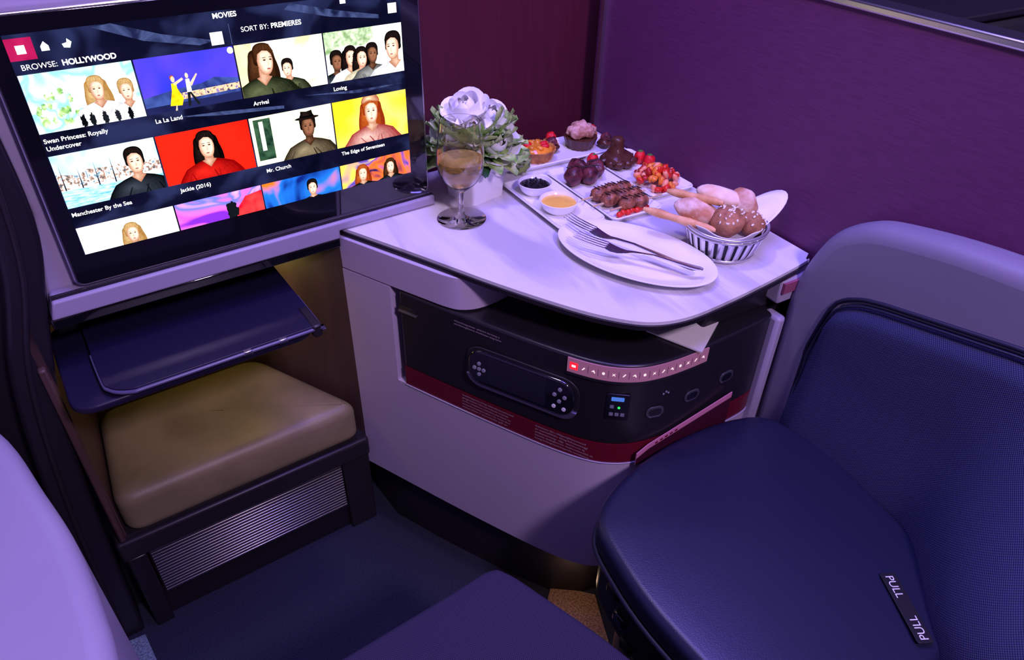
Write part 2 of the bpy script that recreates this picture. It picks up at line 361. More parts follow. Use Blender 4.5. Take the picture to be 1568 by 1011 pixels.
for i,(u,sk,c) in enumerate(((.12,skin2,cdark),(.3,skin,cwhite),(.44,skin,ccream),(.58,skin2,cgrey))): person(3,0,u,-.25+.05*(i%2),.92,sk,haird,c,i in(1,2),face=.5,lay=3+i*5)
person(3,0,.88,-.35,1.25,skin,haird,cwhite,face=-1,lay=24)
# row 2
full(E('p_man',(150,205,240),(215,235,250),(235,245,250),sc=25),0,1)
cp(E('p_man_h',(60,80,90),(170,130,110),(230,235,240),(110,140,160),sc=240),0,1,[(0,.35),(1,.4),(1,.60),(.8,.6),(.7,.7),(.55,.62),(.3,.66),(.2,.58),(0,.66)])
for i in range(8): cp(white if i%2 else cdark[3],0,1,[(.04+.08*i,.3),(.055+.08*i,.3),(.05+.08*i,.85-.05*(i%3))],2.2)
cp(E('p_man_w',(90,170,215),(200,230,245),sc=90,stc=(1,1,5)),0,1,[(0,0),(1,0),(1,.3),(0,.34)],2.5)
person(0,1,.76,-.18,1.12,skin,haird,cdark,lay=4)
full(E('p_jack',(225,14,10),(255,40,22),sc=10,st=1.3),1,1)
person(1,1,.5,-.2,1.18,skin,haird,cred,True,lay=3)
full(E('p_church',(235,235,180),(252,250,215),(205,212,140),sc=14),2,1)
cp(E('p_church_w',(20,50,40),(70,110,80),sc=100,st=1.1),2,1,[(.04,.1),(.24,.1),(.24,.95),(.04,.95)])
cp(white,2,1,[(.10,.3),(.15,.3),(.15,.9),(.10,.9)],2.5)
person(2,1,.68,-.2,1.15,skin2,haird,ccoat,lay=4)
ce(haird[2],2,1,.68,.80,.27,.036,12);shade(haird[:6],2,1,[(.60,.81),(.61,.95),(.68,.93),(.75,.95),(.76,.81)],(.66,.88),12.2);cp(haird[0],2,1,[(.60,.81),(.76,.81),(.76,.84),(.60,.84)],13)
full(E('p_edge',(255,215,40),(255,240,120),(255,200,20),sc=12,st=1.5),3,1)
person(3,1,.5,-.25,1.28,skin,hairr,cplaid,True,lay=3)
shade(cpale,3,1,cl_pts([(.38,.86),(.41,1.0),(.5,1.03),(.59,1.0),(.62,.86),(.5,.89)]),(.47,.95),10)
# row 3
full(E('p9',(230,230,215),(255,250,240),(190,200,190),sc=18),0,2);person(0,2,.52,.0,.90,skin,hairl,cwhite,True,lay=3)
full(E('p10',(120,40,190),(240,100,210),(90,110,240),(250,160,240),sc=12,di=2),1,2);cp(E('p10b',(200,10,40),(240,60,60),sc=60),1,2,[(.6,.4),(.8,.85),(1,.9),(1,.4)],2);rag(cdark[1],1,2,.62,.6,.12,.2,3,2)
full(E('p11',(10,30,110),(30,110,220),(240,110,30),sc=18,di=1),2,2);person(2,2,.62,.1,.8,skin,haird,cdark,lay=3)
full(E('p12',(20,20,80),(250,110,30),(60,60,170),(255,200,80),sc=22,di=1),3,2);person(3,2,.3,.1,.85,skin,hairr,cdark,True,lay=3);person(3,2,.7,.15,.8,skin,hairb,cdark,True,lay=9)
# header
sp(E('scr_magenta',(190,20,90),(225,40,110),sc=30,st=1.),[(-.336,.981),(-.310,.981),(-.310,1.004),(-.336,1.004)],2)
def sq(cx,cz,w,m,l): sp(m,[(cx-w,cz-w),(cx+w,cz-w),(cx+w,cz+w),(cx-w,cz+w)],l)
sq(-.323,.992,.0045,white,3)
sp(white,[(-.304,.988),(-.296,.988),(-.296,.993),(-.300,.998),(-.304,.993)],2)
sp(white,[(-.282,.989),(-.276,.988),(-.273,.994),(-.277,.998),(-.278,.994),(-.283,.993)],2)
sq(-.118,.977,.0075,white,2);sq(.121,.986,.0065,white,2);sq(.05,1.003,.004,white,2)
sp(E('scr_line',(90,100,150),st=1.),[(-.1015,.968),(-.1008,.968),(-.1008,.992),(-.1015,.992)],2)
ce(white,1,0,.97,.93,.06,.06,9)
V=[];F=[];ms=[];mi=[]
for m,P,l in polys:
    if m not in ms: ms.append(m)
    i=len(V);V+= [(a,-.0006-.00003*l,b) for a,b in P];F.append(list(range(i,i+len(P))));mi.append(ms.index(m))
mk('screen_pictures',V,F,ms,tv,LM,smooth=False,mi=mi)
def tvt(s,x,z,size,al='LEFT',off=.00012):
    text('screen_text',s,size,white,LM@frame((x,-.0020,z),(1,0,0)),tv,al,off=off)
tvt('MOVIES',-.104,1.0,.0085,'CENTER',.0002);tvt('BROWSE:',-.329,.971,.0085,off=0);tvt('HOLLYWOOD',-.289,.971,.0085,off=.0003);tvt('SORT BY:',-.088,.981,.0085,off=0);tvt('PREMIERES',-.050,.981,.0085,off=.0002)
tvt('Swan Princess: Royally',-.334,.889,.0075);tvt('Undercover',-.334,.880,.0075);tvt('La La Land',-.212,.889,.0075);tvt('Arrival',-.09,.889,.0075);tvt('Loving',.022,.889,.0075)
tvt('Manchester By the Sea',-.334,.795,.0075);tvt('Jackie (2016)',-.205,.795,.0075);tvt('Mr. Church',-.09,.795,.0075);tvt('The Edge of Seventeen',.022,.795,.0075)
# housing
hs=G('monitor_housing',L(-.1,.06,.86))
prism('side_panel',[(-.397,.668),(-.372,.80),(-.376,.95),(-.38,1.10),(.172,1.10),(.172,.684),(.002,.684),(.002,.668)],.023,.14,m_lav,hs,LM,'xz',bevel=.004)
prism('lower_ledge',[(-.398,.668),(.0,.668),(.0,.6815),(.168,.6815),(.168,.697),(-.39,.694)],-.012,.023,m_lav,hs,LM,'xz',bevel=.003)
box('black_trim',(-.40,-.008,.652),(.0,.05,.667),m_blackg,hs,LM,bevel=.002)
box('ledge_top_line',(-.39,-.006,.694),(.168,.0,.698),m_dark,hs,LM)
# pillar
pl=G('pillar_frame',L(-.44,0,.5))
oL=cat([(1.3,-.405),(1.0,-.41),(.76,-.425),(.58,-.472),(.33,-.50),(0,-.515)],6);oR=cat([(1.3,-.376),(1.0,-.376),(.80,-.372),(.676,-.398),(.52,-.430),(.30,-.448),(0,-.46)],6)
prism('outer',[(b,a) for a,b in oL]+[(b,a) for a,b in reversed(oR)],.0,.12,m_black,pl,LM,'xz',bevel=.006)
box('side_panel',(-.70,.06,0),(-.43,.10,.80),m_black,pl,LM)
q=[(b+.022,a) for a,b in oL]
tube('rib',[(a,-.002,b) for a,b in q if b<1.0],.004,m_dark,pl,LM)
# ---------------------------------------------------------------- footwell
fw=G('footwell_unit',L(-.2,.15,.3))
prism('right_cheek',[(0,.0),(-.12,.24),(-.11,.25),(.012,.012)],.2,.664,m_brown,fw,LM)
box('rear_cheek',(-.44,.235,.2),(-.08,.25,.664),m_brown,fw,LM)
prism('left_cheek',[(-.435,0),(-.425,0),(-.405,.24),(-.415,.24)],.2,.664,m_brown,fw,LM)
box('top_cover',(-.43,.03,.640),(-.0,.24,.652),m_dark,fw,LM)
box('front_bar',(-.445,-.014,.196),(.0,.03,.240),m_dark,fw,LM,bevel=.006,seg=3)
box('bar_lower',(-.44,-.004,.19),(.0,.03,.197),m_black,fw,LM)
box('deck',(-.43,.0,.225),(-.0,.24,.243),m_dark,fw,LM)
box('right_post',(-.055,-.002,0),(.0,.03,.19),m_dark,fw,LM,bevel=.003)
box('left_post',(-.44,-.006,0),(-.41,.03,.19),m_black,fw,LM,bevel=.003)
box('side_edge',(-.437,-.010,.24),(-.427,.02,.60),m_brown,fw,LM,bevel=.003)
box('kick',(-.43,.01,0),(-.0,.03,.075),m_black,fw,LM)
def roundpoly(P,r,n=6):
    out=[];N=len(P)
    for i in range(N):
        a=Vector(P[i-1]);b=Vector(P[i]);c=Vector(P[(i+1)%N]);u=(a-b).normalized();w=(c-b).normalized()
        s=b+u*r;e=b+w*r
        for k in range(n+1):
            t=k/n;out.append(tuple(s*(1-t)**2+b*2*t*(1-t)+e*t*t))
    return out
cushion('footrest_cushion',roundpoly([(-.424,-.014),(-.006,-.014),(-.118,.230),(-.404,.230)],.036,8),.244,.332,.022,m_mustard,fw,LM,dome=.005)
gr=G('vent_grille',L(-.23,0,.13))
box('backplate',(-.407,.004,.070),(-.056,.02,.190),m_dark,gr,LM)
m_slat=mat('grille_aluminium',(.42,.40,.40),.35,1)
for i in range(16):
    z=.074+i*.0073
    box('slat',(-.405,-.003,z),(-.058,.006,z+.0052),m_slat,gr,LM,bevel=.0012)
# tray table
tt=G('tray_table',L(-.24,0,.59))
lo=rr(-.415,-.108,-.090,.11,.03)
cushion('lower_leaf',lo,.578,.590,.004,m_tray,tt,LM,dome=0)
up=[p for p in cat([(-.372,.115),(-.372,-.06),(-.366,-.095),(-.345,-.112),(-.32,-.114),(-.2,-.114),(-.094,-.114),(-.087,-.108),(-.086,.0),(-.086,.115)],6)]
prism('upper_leaf',up,.592,.602,m_tray,tt,LM,bevel=.003)
tube('edge_trim',[(a,b-.001,.597) for a,b in up if b<.0],.0028,mat('tray_edge',(.09,.08,.15),.3),tt,LM)
box('hinge',(-.10,-.118,.583),(-.086,-.06,.604),m_dark,tt,LM,bevel=.003)
for s_ in (-.2,-.15): box('latch',(s_,-.1175,.593),(s_+.012,-.112,.600),m_silver,tt,LM,bevel=.001)
box('arm',(-.40,.08,.585),(-.10,.2,.60),m_dark,tt,LM)
# ---------------------------------------------------------------- side console
FP=cat([(.270,.982),(.315,.896),(.367,.797),(.420,.700),(.460,.632),(.493,.587),(.525,.562),(.562,.549),(.62,.545),(.72,.549),(.785,.556),(.80,.578),(.865,.580)],6)
def fsub(x0,x1): return [p for p in FP if x0<=p[0]<=x1]
sc=G('side_console',(.55,.8,.35))
prism('lower_body',FP+[(.865,1.11),(.30,1.07)],.165,.420,m_white,sc)
prism('left_panel',fsub(0,.3155)+[(.40,.93),(.40,1.07),(.30,1.06)],.420,.6085,m_white,sc)
prism('drawer_block',cat([(.270,.982),(.316,.894),(.345,.84),(.366,.802),(.384,.783),(.415,.775),(.47,.785),(.60,.83)],5)+[(.60,1.10),(.30,1.07)],.6105,.667,m_white,sc,bevel=.0015)
bl=fsub(.3155,1)
prism('burgundy_band',bl+[(.865,1.10),(.41,1.06),(.41,.94)],.420,.458,m_red,sc)
prism('black_fascia',bl+[(.865,1.10),(.41,1.06),(.41,.94)],.4582,.608,m_black,sc,bevel=.004,ang=45)
box('cubby_back',(.5,.93,.608),(.864,.95,.667),m_black,sc)
prism('right_riser',[(.665,.608),(.865,.608),(.865,.662),(.71,.662),(.695,.655)],.578,.80,m_black,sc,None,'xz',bevel=.004)
prism('kick_base',[(.30,1.05),(.31,.965),(.37,.85),(.44,.73),(.49,.655),(.54,.62),(.62,.605),(.86,.605),(.86,1.08)],0,.166,m_dark,sc)
box('right_post',(.790,.545,.30),(.808,.578,.605),m_lav,sc,bevel=.006)
box('right_bracket',(.790,.556,.625),(.864,.64,.666),m_lav,sc,bevel=.004)
box('pink_tab',(.792,.552,.645),(.835,.557,.662),mat('pink_tab',(.28,.07,.13),.4),sc)
tube('band_edge',[(a-.0006,b-.0006,.4195) for a,b in bl if a<.79],.0012,m_lav,sc)
hM=frame((.331,.866,.578),(.468,-.884,0))
prism('recess_pull',rr(-.018,-.006,.018,.006,.005),0,.0015,m_blackg,sc,hM);prism('recess_lip',rr(-.018,-.007,.018,-.004,.0014),0,.003,m_silver,sc,hM)
# table top
tb=G('side_table_top',(.6,.85,.675))
TO=cat([(.268,1.000),(.272,.988),(.340,.862),(.408,.732),(.462,.640),(.500,.588),(.540,.553),(.590,.538),(.66,.540),(.76,.551),(.845,.564),(.852,.570),(.866,.578)],6)
TO2=TO+[(.868,1.140),(.45,1.105),(.43,1.035)]
prism('black_edge',TO2,.6675,.6745,m_black,tb,bevel=.001)
def inset(P,d):
    n=len(P);o=[];c=Vector((.62,.85))
    for i,p in enumerate(P):
        a=Vector(P[max(i-1,0)]);b=Vector(P[min(i+1,n-1)]);t=b-a;nn=Vector((-t.y,t.x)).normalized()
        if nn.dot(c-Vector(p))<0: nn=-nn
        o.append(tuple(Vector(p)+nn*d))
    return o
prism('marble_top',inset(TO,.0028)+[(.868,1.138),(.45,1.103),(.43,1.035)],.6745,.680,m_marble,tb,bevel=.0012)
# handset
hd=G('remote_handset',(.431,.686,.53));HM=frame((.430,.6835,.530),(.511,-.860,0))
prism('cradle',rr(-.094,-.036,.094,.036,.026),0,.003,m_dark,hd,HM,bevel=.001)
prism('lower_rim',[p for p in rr(-.094,-.037,.094,.037,.027) if p[1]<-.012],0.001,.0075,mat('handset_rim',(.16,.14,.22),.3,.6),hd,HM,bevel=.0015)
prism('body',rr(-.088,-.030,.088,.034,.024),.002,.0095,m_blackg,hd,HM,bevel=.003)
prism('display',rr(-.052,-.022,.044,.028,.004),.0095,.010,mat('remote_display',(.016,.016,.026),.12),hd,HM)
bt=mat('remote_buttons',(.30,.30,.36),.35);
for sx,cs in ((-.068,((0,.010),(0,-.010),(-.008,0),(.008,0),(.0,0))),(.066,((0,.018),(-.008,.006),(.008,.006),(0,-.004),(-.008,-.016),(.008,-.016)))):
    for a,b in cs: prism('button',ell(sx+a,b+.001,.0032,.0032,12),.0095,.0107,bt if b>-.012 else mat('remote_btn_w',(.8,.8,.85),.3),hd,HM)
t_m=mat('label_ink',(.45,.35,.4),.6)
def lines(M,x,w,y0,n,dy,sz):
    for i in range(n):
        rnd=random.Random(i+int(x*1000));s=''.join(rnd.choice('abcdefghilmnorstu eaot ') for _ in range(40))
        text('label_text',s,sz,t_m,M@T(x,y0-i*dy,.0012),sc)
MB=frame((.397,.742,.452),(.48,-.877,0))
lines(MB,-.04,.08,0,5,.0062,.0052)
MB2=frame((.441,.664,.452),(.52,-.854,0))
lines(MB2,.004,.06,0,5,.0062,.0052)
MB3=frame((.372,.7865,.594),(.48,-.877,0));lines(MB3,.0,.06,0,2,.0055,.0048)
# touch strip
def band(name,P,z0,z1,off,m,par):
    n=len(P);V=[];F=[]
    for i,p in enumerate(P):
        a=Vector(P[max(i-1,0)]);b=Vector(P[min(i+1,n-1)]);t=(b-a).normalized();nn=Vector((t.y,-t.x))
        q=Vector(p)+nn*off;V+=[(q.x,q.y,z0),(q.x,q.y,z1),(p[0],p[1],z0),(p[0],p[1],z1)]
    for i in range(n-1):
        k=i*4;F+=[[k,k+4,k+5,k+1],[k+1,k+5,k+7,k+3],[k,k+2,k+6,k+4]]
    F+=[[0,1,3,2],[4*n-4,4*n-2,4*n-1,4*n-3]]
    return mk(name,V,F,m,par)
TS=G('lit_touch_panel',(.54,.56,.59))
PS=cat([p for p in fsub(.462,.66)],3)
band('strip',PS,.581,.605,.0022,mat('touch_plastic',(.30,.12,.19),.35,emit=.4),TS)
band('dark_rim',PS,.577,.581,.003,m_dark,TS)
ic=em('icon_glow',[rgb(255,225,235)],1.1)
def at(P,d):
    for a,b in zip(P,P[1:]):
        l=(Vector(b)-Vector(a)).length
        if d<=l: 
            t=(Vector(b)-Vector(a)).normalized();return Vector(a)+t*d,t
        d-=l
    return Vector(P[-1]),t
tl=sum((Vector(b)-Vector(a)).length for a,b in zip(PS,PS[1:]))
N=15
for i in range(N):
    p,t=at(PS,tl*(i+.7)/(N+.4));Mi=frame((p.x,p.y,.593),(t.x,t.y,0))@T(0,0,.0024)
    if i==0: prism('active_icon',rr(-.0060,-.006,.0060,.006,.001),0,.0003,em('icon_red',[rgb(255,30,50)],1.6),TS,Mi);prism('icon',rr(-.003,-.002,.003,.002,.0005),.0003,.0005,ic,TS,Mi);continue
    k=i%4
    if k==0: pts=[(-.003,-.003),(0,-.001),(.003,-.003),(.001,.0005),(.003,.003),(0,.001),(-.003,.003),(-.001,.0005)]
    elif k==1: pts=[(-.003,-.003),(-.001,-.003),(.003,.002),(.001,.003)]
    elif k==2: pts=[(-.0035,-.001),(.001,-.001),(.002,-.004),(.0035,-.003),(.002,.001),(0,.003),(-.001,.001)]
    else: pts=ell(0,0,.0026,.003,8)
    prism('icon',[(a*.8,b*.8) for a,b in pts],0,.0003,ic,TS,Mi)
    if i<N-1: prism('divider',[(.0066,-.006),(.0070,-.006),(.0070,.006),(.0066,.006)],0,.0003,m_dark,TS,Mi)
# power sockets
ps=G('power_outlet_panel',(.52,.565,.53));PM=frame((.517,.5665,.535),(.80,-.60,0))
prism('plate',rr(-.017,-.024,.017,.023,.003),0,.002,m_blackg,ps,PM,bevel=.0008)
prism('lcd',rr(-.010,.011,.008,.018,.001),.002,.0025,em('lcd_blue',[rgb(90,140,255)],.7),ps,PM)
prism('led',ell(.002,-.001,.0018,.0018,10),.002,.0028,em('led_green',[rgb(40,255,90)],2.),ps,PM)
for a,b in ((-.008,.0),(-.008,-.014),(.0,-.014),(.008,-.014)): prism('key',rr(a-.0028,b-.0028,a+.0028,b+.0028,.0008),.002,.0026,mat('key_grey',(.2,.2,.25),.5),ps,PM)
for (x,y,z,e) in ((.570,.5465,.518,(.97,-.24,0)),(.637,.545,.522,(1,0,0)),(.707,.5485,.527,(1,.03,0))):
    g=G('power_socket',(x,y,z));M=frame((x,y,z),e)
    prism('ring',rr(-.014,-.010,.014,.010,.009),0,.0022,mat('socket_grey',(.05,.05,.06),.35),g,M,bevel=.0008);prism('hole',rr(-.010,-.0065,.010,.0065,.006),.0022,.0026,m_blackg,g,M)
    prism('lip',rr(-.009,-.009,.009,-.0075,.0007),.002,.003,m_silver,g,M)
g=G('jack_symbol',(.585,.545,.547));M=frame((.585,.5455,.547),(.99,-.12,0))
for i in range(3): prism('mark',ell(-.004+.004*i,.003*(i%2),.0016,.0016,8),0,.0006,bt,g,M)
# brochure in pocket
g=G('brochure',(.64,.542,.45));M=frame((.632,.5425,.445),(1,0,.0))
prism('card',[(-.088,-.02),(.09,-.02),(.09,.050),(-.068,.014),(-.088,.004)],.001,.0025,mat('brochure_pink',(.62,.22,.34),.4),g,M)
prism('card_inner',[(-.088,-.02),(.090,-.02),(.090,.040),(-.066,.005),(-.088,-.006)],.0025,.0032,mat('brochure_dark',(.05,.006,.018),.4),g,M)
for i in range(5): prism('print_mark',[(-.055+i*.009,.0095+i*.0021),(-.050+i*.009,.0105+i*.0021),(-.050+i*.009,.0135+i*.0021),(-.055+i*.009,.0125+i*.0021)],.0025,.0030,m_red,g,M)
g=G('menu_card',(.65,.6,.611))
prism('sheet',[(.628,.535),(.722,.592),(.69,.665),(.592,.612)],.6095,.6120,mat('cream_paper',(.72,.70,.62),.6),g)
# ---------------------------------------------------------------- seat
st=G('passenger_seat',(.75,.2,.4))
so=cat([(.560,.30),(.562,.58),(.558,.66),(.530,.742),(.488,.782),(.43,.802),(.31,.822),(.1,.835),(-.4,.84)],6)+[(-.4,.30)]
prism('shell',so,.812,.867,m_shell,st,None,'yz',bevel=.022,seg=6)
def topz(y):
    K=[(.500,.58),(.492,.64),(.475,.672),(.45,.69),(.42,.700),(.25,.740),(0,.762),(-.35,.77)]
    for (a,b),(c,d) in zip(K,K[1:]):
        if y<=a and y>=c: return b+(d-b)*(a-y)/(a-c)
    return K[0][1] if y>.5 else .77
sm=lambda x:(lambda t:t*t*(3-2*t))(min(max(x,0),1))
NY,NZ=60,30
V=[];F=[]
ys=[.5-.85*(i/NY)**1.0 for i in range(NY+1)]
def sx(y,z):
    b=.150*sm((.30-y)/.22)*sm((.74-z)/.28)
    edge=.016*(1-sm((.5-y)/.03))+.016*(1-sm((topz(y)-z)/.03))
    return .798-b+min(edge,.02)-.012*sm((.6-z)/.2)
for y in ys:
    for k in range(NZ+1):
        z=.36+(topz(y)-.36)*k/NZ;V.append((sx(y,z),y,z))
for i in range(NY):
    for k in range(NZ):
        a=i*(NZ+1)+k;F.append([a,a+1,a+NZ+2,a+NZ+1])
mk('backrest_fabric',V,F,m_fab,st,sub=0,ang=80)
pp=[(.811,.500,.36+.02*i) for i in range(11)]+[(.811,y,topz(y)+.002) for y in ys]
tube('backrest_piping',cat(pp,2),.0032,m_pipe,st)
pp2=[(.806,y-.006,z-.006) for x,y,z in pp]
tube('piping_inner',cat(pp2,2),.0018,m_leather,st)
po=cat([(.404,.40),(.427,.4755),(.512,.520),(.644,.538),(.765,.515),(.795,.44),(.795,.37),(.765,.21),(.715,.150),(.64,.118),(.50,.12),(.42,.19),(.400,.30)],5,True)
cushion('seat_pad',po,.405,.452,.014,m_leather,st,dome=.008)
tube('pad_piping',[(a,b,.407) for a,b in po],.004,m_pipe,st,closed=True)
def scl(P,s,c=(.6,.33)): return [(c[0]+(a-c[0])*s,c[1]+(b-c[1])*s) for a,b in P]
prism('base_upper',scl(po,.95),.30,.407,m_dark,st,bevel=.006)
prism('base_lower',scl(po,.80,(.64,.33)),.0,.30,m_black,st)
for i,(y,z) in enumerate(((.405,.372),(.385,.335),(.365,.30))):
    box('lever',(.405,y-.012,z),(.425,y+.012,z+.02),m_blackg if i%2 else m_dark,st,bevel=.004)
tg=G('pull_tag',(.66,.18,.459))
tM=Matrix(((-.44,.898,0,.663),(-.898,-.44,0,.181),(0,0,1,.4590),(0,0,0,1)))
prism('strap',rr(-.046,-.010,.046,.010,.003),0,.0015,mat('tag_black',(.008,.008,.01),.5),tg,tM,bevel=.0005)
tw=mat('tag_white',(.75,.75,.75),.5)
text('word',"PULL",.014,tw,tM@T(-.042,-.005,.0017),tg)
text('word',"PULL",.014,tw,tM@T(.043,.005,.0017)@Rz(pi),tg)
# foreground seat cushion
fo=G('foreground_ottoman',(.1,.2,.3))
fo_o=cat([(.02,.449),(.20,.467),(.258,.473),(.278,.459),(.300,.410),(.340,.305),(.366,.18),(.368,-.2)],6)+[(-.08,-.2),(-.08,.44)]
cushion('cushion',fo_o,.37,.452,.008,m_fab2,fo,dome=.0)
prism('base',scl(fo_o,.95,(.1,.15)),.0,.372,m_black,fo)
# left foreground ledge
lf=G('foreground_side_ledge',(-.4,.4,.4))
le=cat([(-.60,.90),(-.27,.90),(-.205,.82),(-.166,.698),(-.141,.607),(-.126,.515),(-.12,.44),(-.118,.2),(-.118,-.5)],6)+[(-.74,-.5),(-.74,.90)]
prism('body',le,.0,.622,m_lav,lf,bevel=.02,seg=6)
# ---------------------------------------------------------------- tableware
ZT=.680
m_glass=mat('clear_glass',(1,1,1),.0,trans=1,ior=1.45);m_wine=mat('white_wine',(.98,.72,.18),.0,trans=.72,ior=1.34)
g=G('wine_glass',(.455,.922,ZT));M=T(.455,.922,ZT)
outp=[(0.0,.0005),(.038,.0005),(.039,.0015),(.036,.003),(.015,.0055),(.006,.009),(.0038,.016),(.0034,.03),(.0038,.044),(.008,.050),(.018,.057),(.028,.068),(.0345,.082),(.037,.097),(.0362,.115),(.033,.135),(.0300,.160)]
inp=[(.0290,.160),(.032,.135),(.0352,.115),(.036,.097),(.0335,.083),(.027,.0695),(.017,.0585),(.007,.0525),(0,.0515)]
lathe('glass',outp+inp,m_glass,g,M,n=64)
lathe('wine',[(0,.0520),(.007,.0530),(.017,.0590),(.027,.0700),(.0333,.0832),(.0356,.0950),(.0357,.1015),(0,.1015)],m_wine,g,M,n=64)
# vase
vz=G('flower_vase',(.516,.992,ZT));VM=T(.516,.992,ZT)@Rz(math.radians(15))
P0=rr(-.034,-.034,.034,.034,.006);P1=rr(-.038,-.038,.038,.038,.006);n=len(P0)
V=[(a,b,0) for a,b in P0]+[(a,b,.062) for a,b in P1]+[(a*.9,b*.9,.062) for a,b in P1]+[(a*.9,b*.9,.01) for a,b in P0]
F=[list(range(n))]+[[k*n+i,k*n+(i+1)%n,(k+1)*n+(i+1)%n,(k+1)*n+i] for k in range(3) for i in range(n)]+[list(range(3*n,4*n))]
mk('pot',V,F,m_china,vz,VM)
fl=G('flower_bouquet',(.516,.995,.77))
m_rose=mat('white_petal',(.98,.97,.95),.6);m_rose.node_tree.nodes['Principled BSDF'].inputs['Subsurface Weight'].default_value=.1
m_leaf=mat('green_leaf',(.16,.36,.05),.5,col2=(.60,.72,.30),vscale=50);m_leafd=mat('dark_leaf',(.04,.15,.04),.45,var=.4,vscale=60)
def petal(V,F,c,R,th,w,p0,p1,fl_,axis):
    n=7;b=len(V);q=Vector((0,0,1)).rotation_difference(Vector(axis).normalized())
    for i in range(n+1):
        t=i/n;ph=math.radians(p0+(p1-p0)*t);r=R*math.sin(ph)+fl_*R*t**3;z=-R*math.cos(ph)*1.05
        wd=w*math.sin(pi*min(t*.72+.10,1))**.7
        for j in range(n+1):
            u=j/n*2-1;a=th+u*wd;rz=z-abs(u)**2.2*R*.34*t
            rr_=r*(1-.05*u*u)
            V.append(Vector(c)+q@Vector((rr_*math.cos(a),rr_*math.sin(a),rz)))
    for i in range(n):
        for j in range(n):
            k=b+i*(n+1)+j;F.append([k,k+1,k+n+2,k+n+1])
def rose(c,R,axis,seed):
    rd=random.Random(seed);V=[];F=[]
    for layer,(rad,np_,pe,fl_) in enumerate(((.36,3,172,0),(.62,4,150,.05),(.84,5,124,.22),(1.0,5,98,.50))):
        for k in range(np_):
            petal(V,F,c,R*rad,2*pi*k/np_+layer*.7+rd.uniform(-.15,.15),1.15,12,pe+rd.uniform(-9,9),fl_,axis)
    mk('rose',V,F,m_rose,fl,ang=80)
cb=Vector((.516,.995,0));rt_=Vector((.865,-.50,0));bk=Vector((.50,.865,0))
def bp_(lat,back,h): return cb+rt_*lat+bk*back+Vector((0,0,ZT+h))
for i,(la,ba,h,R) in enumerate(((-.014,.01,.144,.028),(.028,.014,.132,.024),(-.034,-.014,.112,.026),(.038,-.022,.100,.027),(.002,-.022,.122,.021),(.045,-.01,.070,.021),(-.01,-.04,.085,.018))):
    c=bp_(la,ba,h);ax=(c-bp_(0,.045,.05));rose(c,R,ax,i)
def leaf(c,d,ln,w,m,curl,seed):
    rd=random.Random(seed);d=Vector(d).normalized();s=d.cross(Vector((0,0,1)))
    s=s.normalized() if s.length>.1 else Vector((1,0,0));nn=s.cross(d);V=[];F=[];n=8
    for i in range(n+1):
        t=i/n;wd=w*math.sin(pi*(t*.85+.1))**.8
        for j in range(7):
            u=j/6*2-1;ruff=.16*w*math.sin(t*17+u*5+seed)*abs(u)
            V.append(Vector(c)+d*ln*t+s*u*wd+nn*(curl*ln*t*t+.25*w*u*u+ruff))
    for i in range(n):
        for j in range(6):
            k=i*7+j;F.append([k,k+1,k+8,k+7])
    return V,F
V=[];F=[];mi=[]
for i in range(110):
    a=2*pi*i*.381966;el=math.radians(-15+72*((i*7)%110)/110)
    d=Vector((math.cos(a)*math.cos(el),math.sin(a)*math.cos(el),math.sin(el)))
    side=abs(d.dot(rt_))
    if d.z>.72 : continue
    c=cb+Vector((0,0,ZT+.080))+Vector((d.x*.018,d.y*.018,d.z*.02))
    v,f=leaf(c,d,.044+.024*side+.006*random.random(),.018,None,random.uniform(-.3,.3),i)
    o=len(V);V+=v;F+=[[k+o for k in q] for q in f];mi+=[0 if (side>.5 or d.z>.2) else 1]*len(f)
mk('foliage',V,F,[m_leaf,m_leafd],fl,ang=80,mi=mi)
# plates
def plate(name,x0,y0,x1,y1,r=.012):
    cx,cy=(x0+x1)/2,(y0+y1)/2;g=G(name,(cx,cy,ZT));w=(x1-x0)/2;h=(y1-y0)/2
    prof=[(-.008,0),(-.006,.002),(0,.009),(-.0015,.0105),(-.004,.0095),(-.010,.0045),(-.014,.004)]
    V=[];rg=[]
    for d,z in prof:
        P=rr(-(w+d),-(h+d),w+d,h+d,max(r+d,.002));rg.append(list(range(len(V),len(V)+len(P))));V+=[(a,b,z+.0005) for a,b in P]
    n=len(rg[0]);F=[rg[0],rg[-1]]
    for a,b in zip(rg,rg[1:]):
        for i in range(n): F.append([a[i],a[(i+1)%n],b[(i+1)%n],b[i]])
    mk('dish',V,F,m_china,g,T(cx,cy,ZT),ang=60);return g
plate('appetizer_plate',.564,.800,.652,.988);plate('appetizer_plate',.656,.788,.758,.997);plate('appetizer_plate',.763,.825,.858,1.012);plate('dessert_plate',.628,1.020,.846,1.118)
PZ=ZT+.0045
def bowl(name,x,y,R,m,lump):
    g=G(name,(x,y,PZ));M=T(x,y,PZ)
    lathe('bowl',[(0,0),(R*.6,0),(R*.85,.008),(R,.020),(R*.96,.0205),(R*.80,.010),(R*.5,.004),(0,.004)],m_china,g,M)
    lathe('filling',[(0,.0165),(R*.5,.0162),(R*.88,.0150),(R*.7,.008),(0,.006)],m,g,M)
    return g
m_cav=mat('caviar',(.012,.011,.012),.25,bump=1,bscale=900);m_sauce=mat('mustard_sauce',(1.,.60,.10),.25,var=.1,vscale=80)
g=bowl('caviar_bowl',.602,.940,.029,m_cav,1)
for i in range(60):
    a=random.uniform(0,2*pi);r=.022*math.sqrt(random.random());blob('caviar_grain',(.602+r*math.cos(a),.94+r*math.sin(a),PZ+.0165+.002*random.random()),(.002,)*3,m_cav,g,sub=1,amp=0)
bowl('sauce_bowl',.602,.866,.032,m_sauce,0)
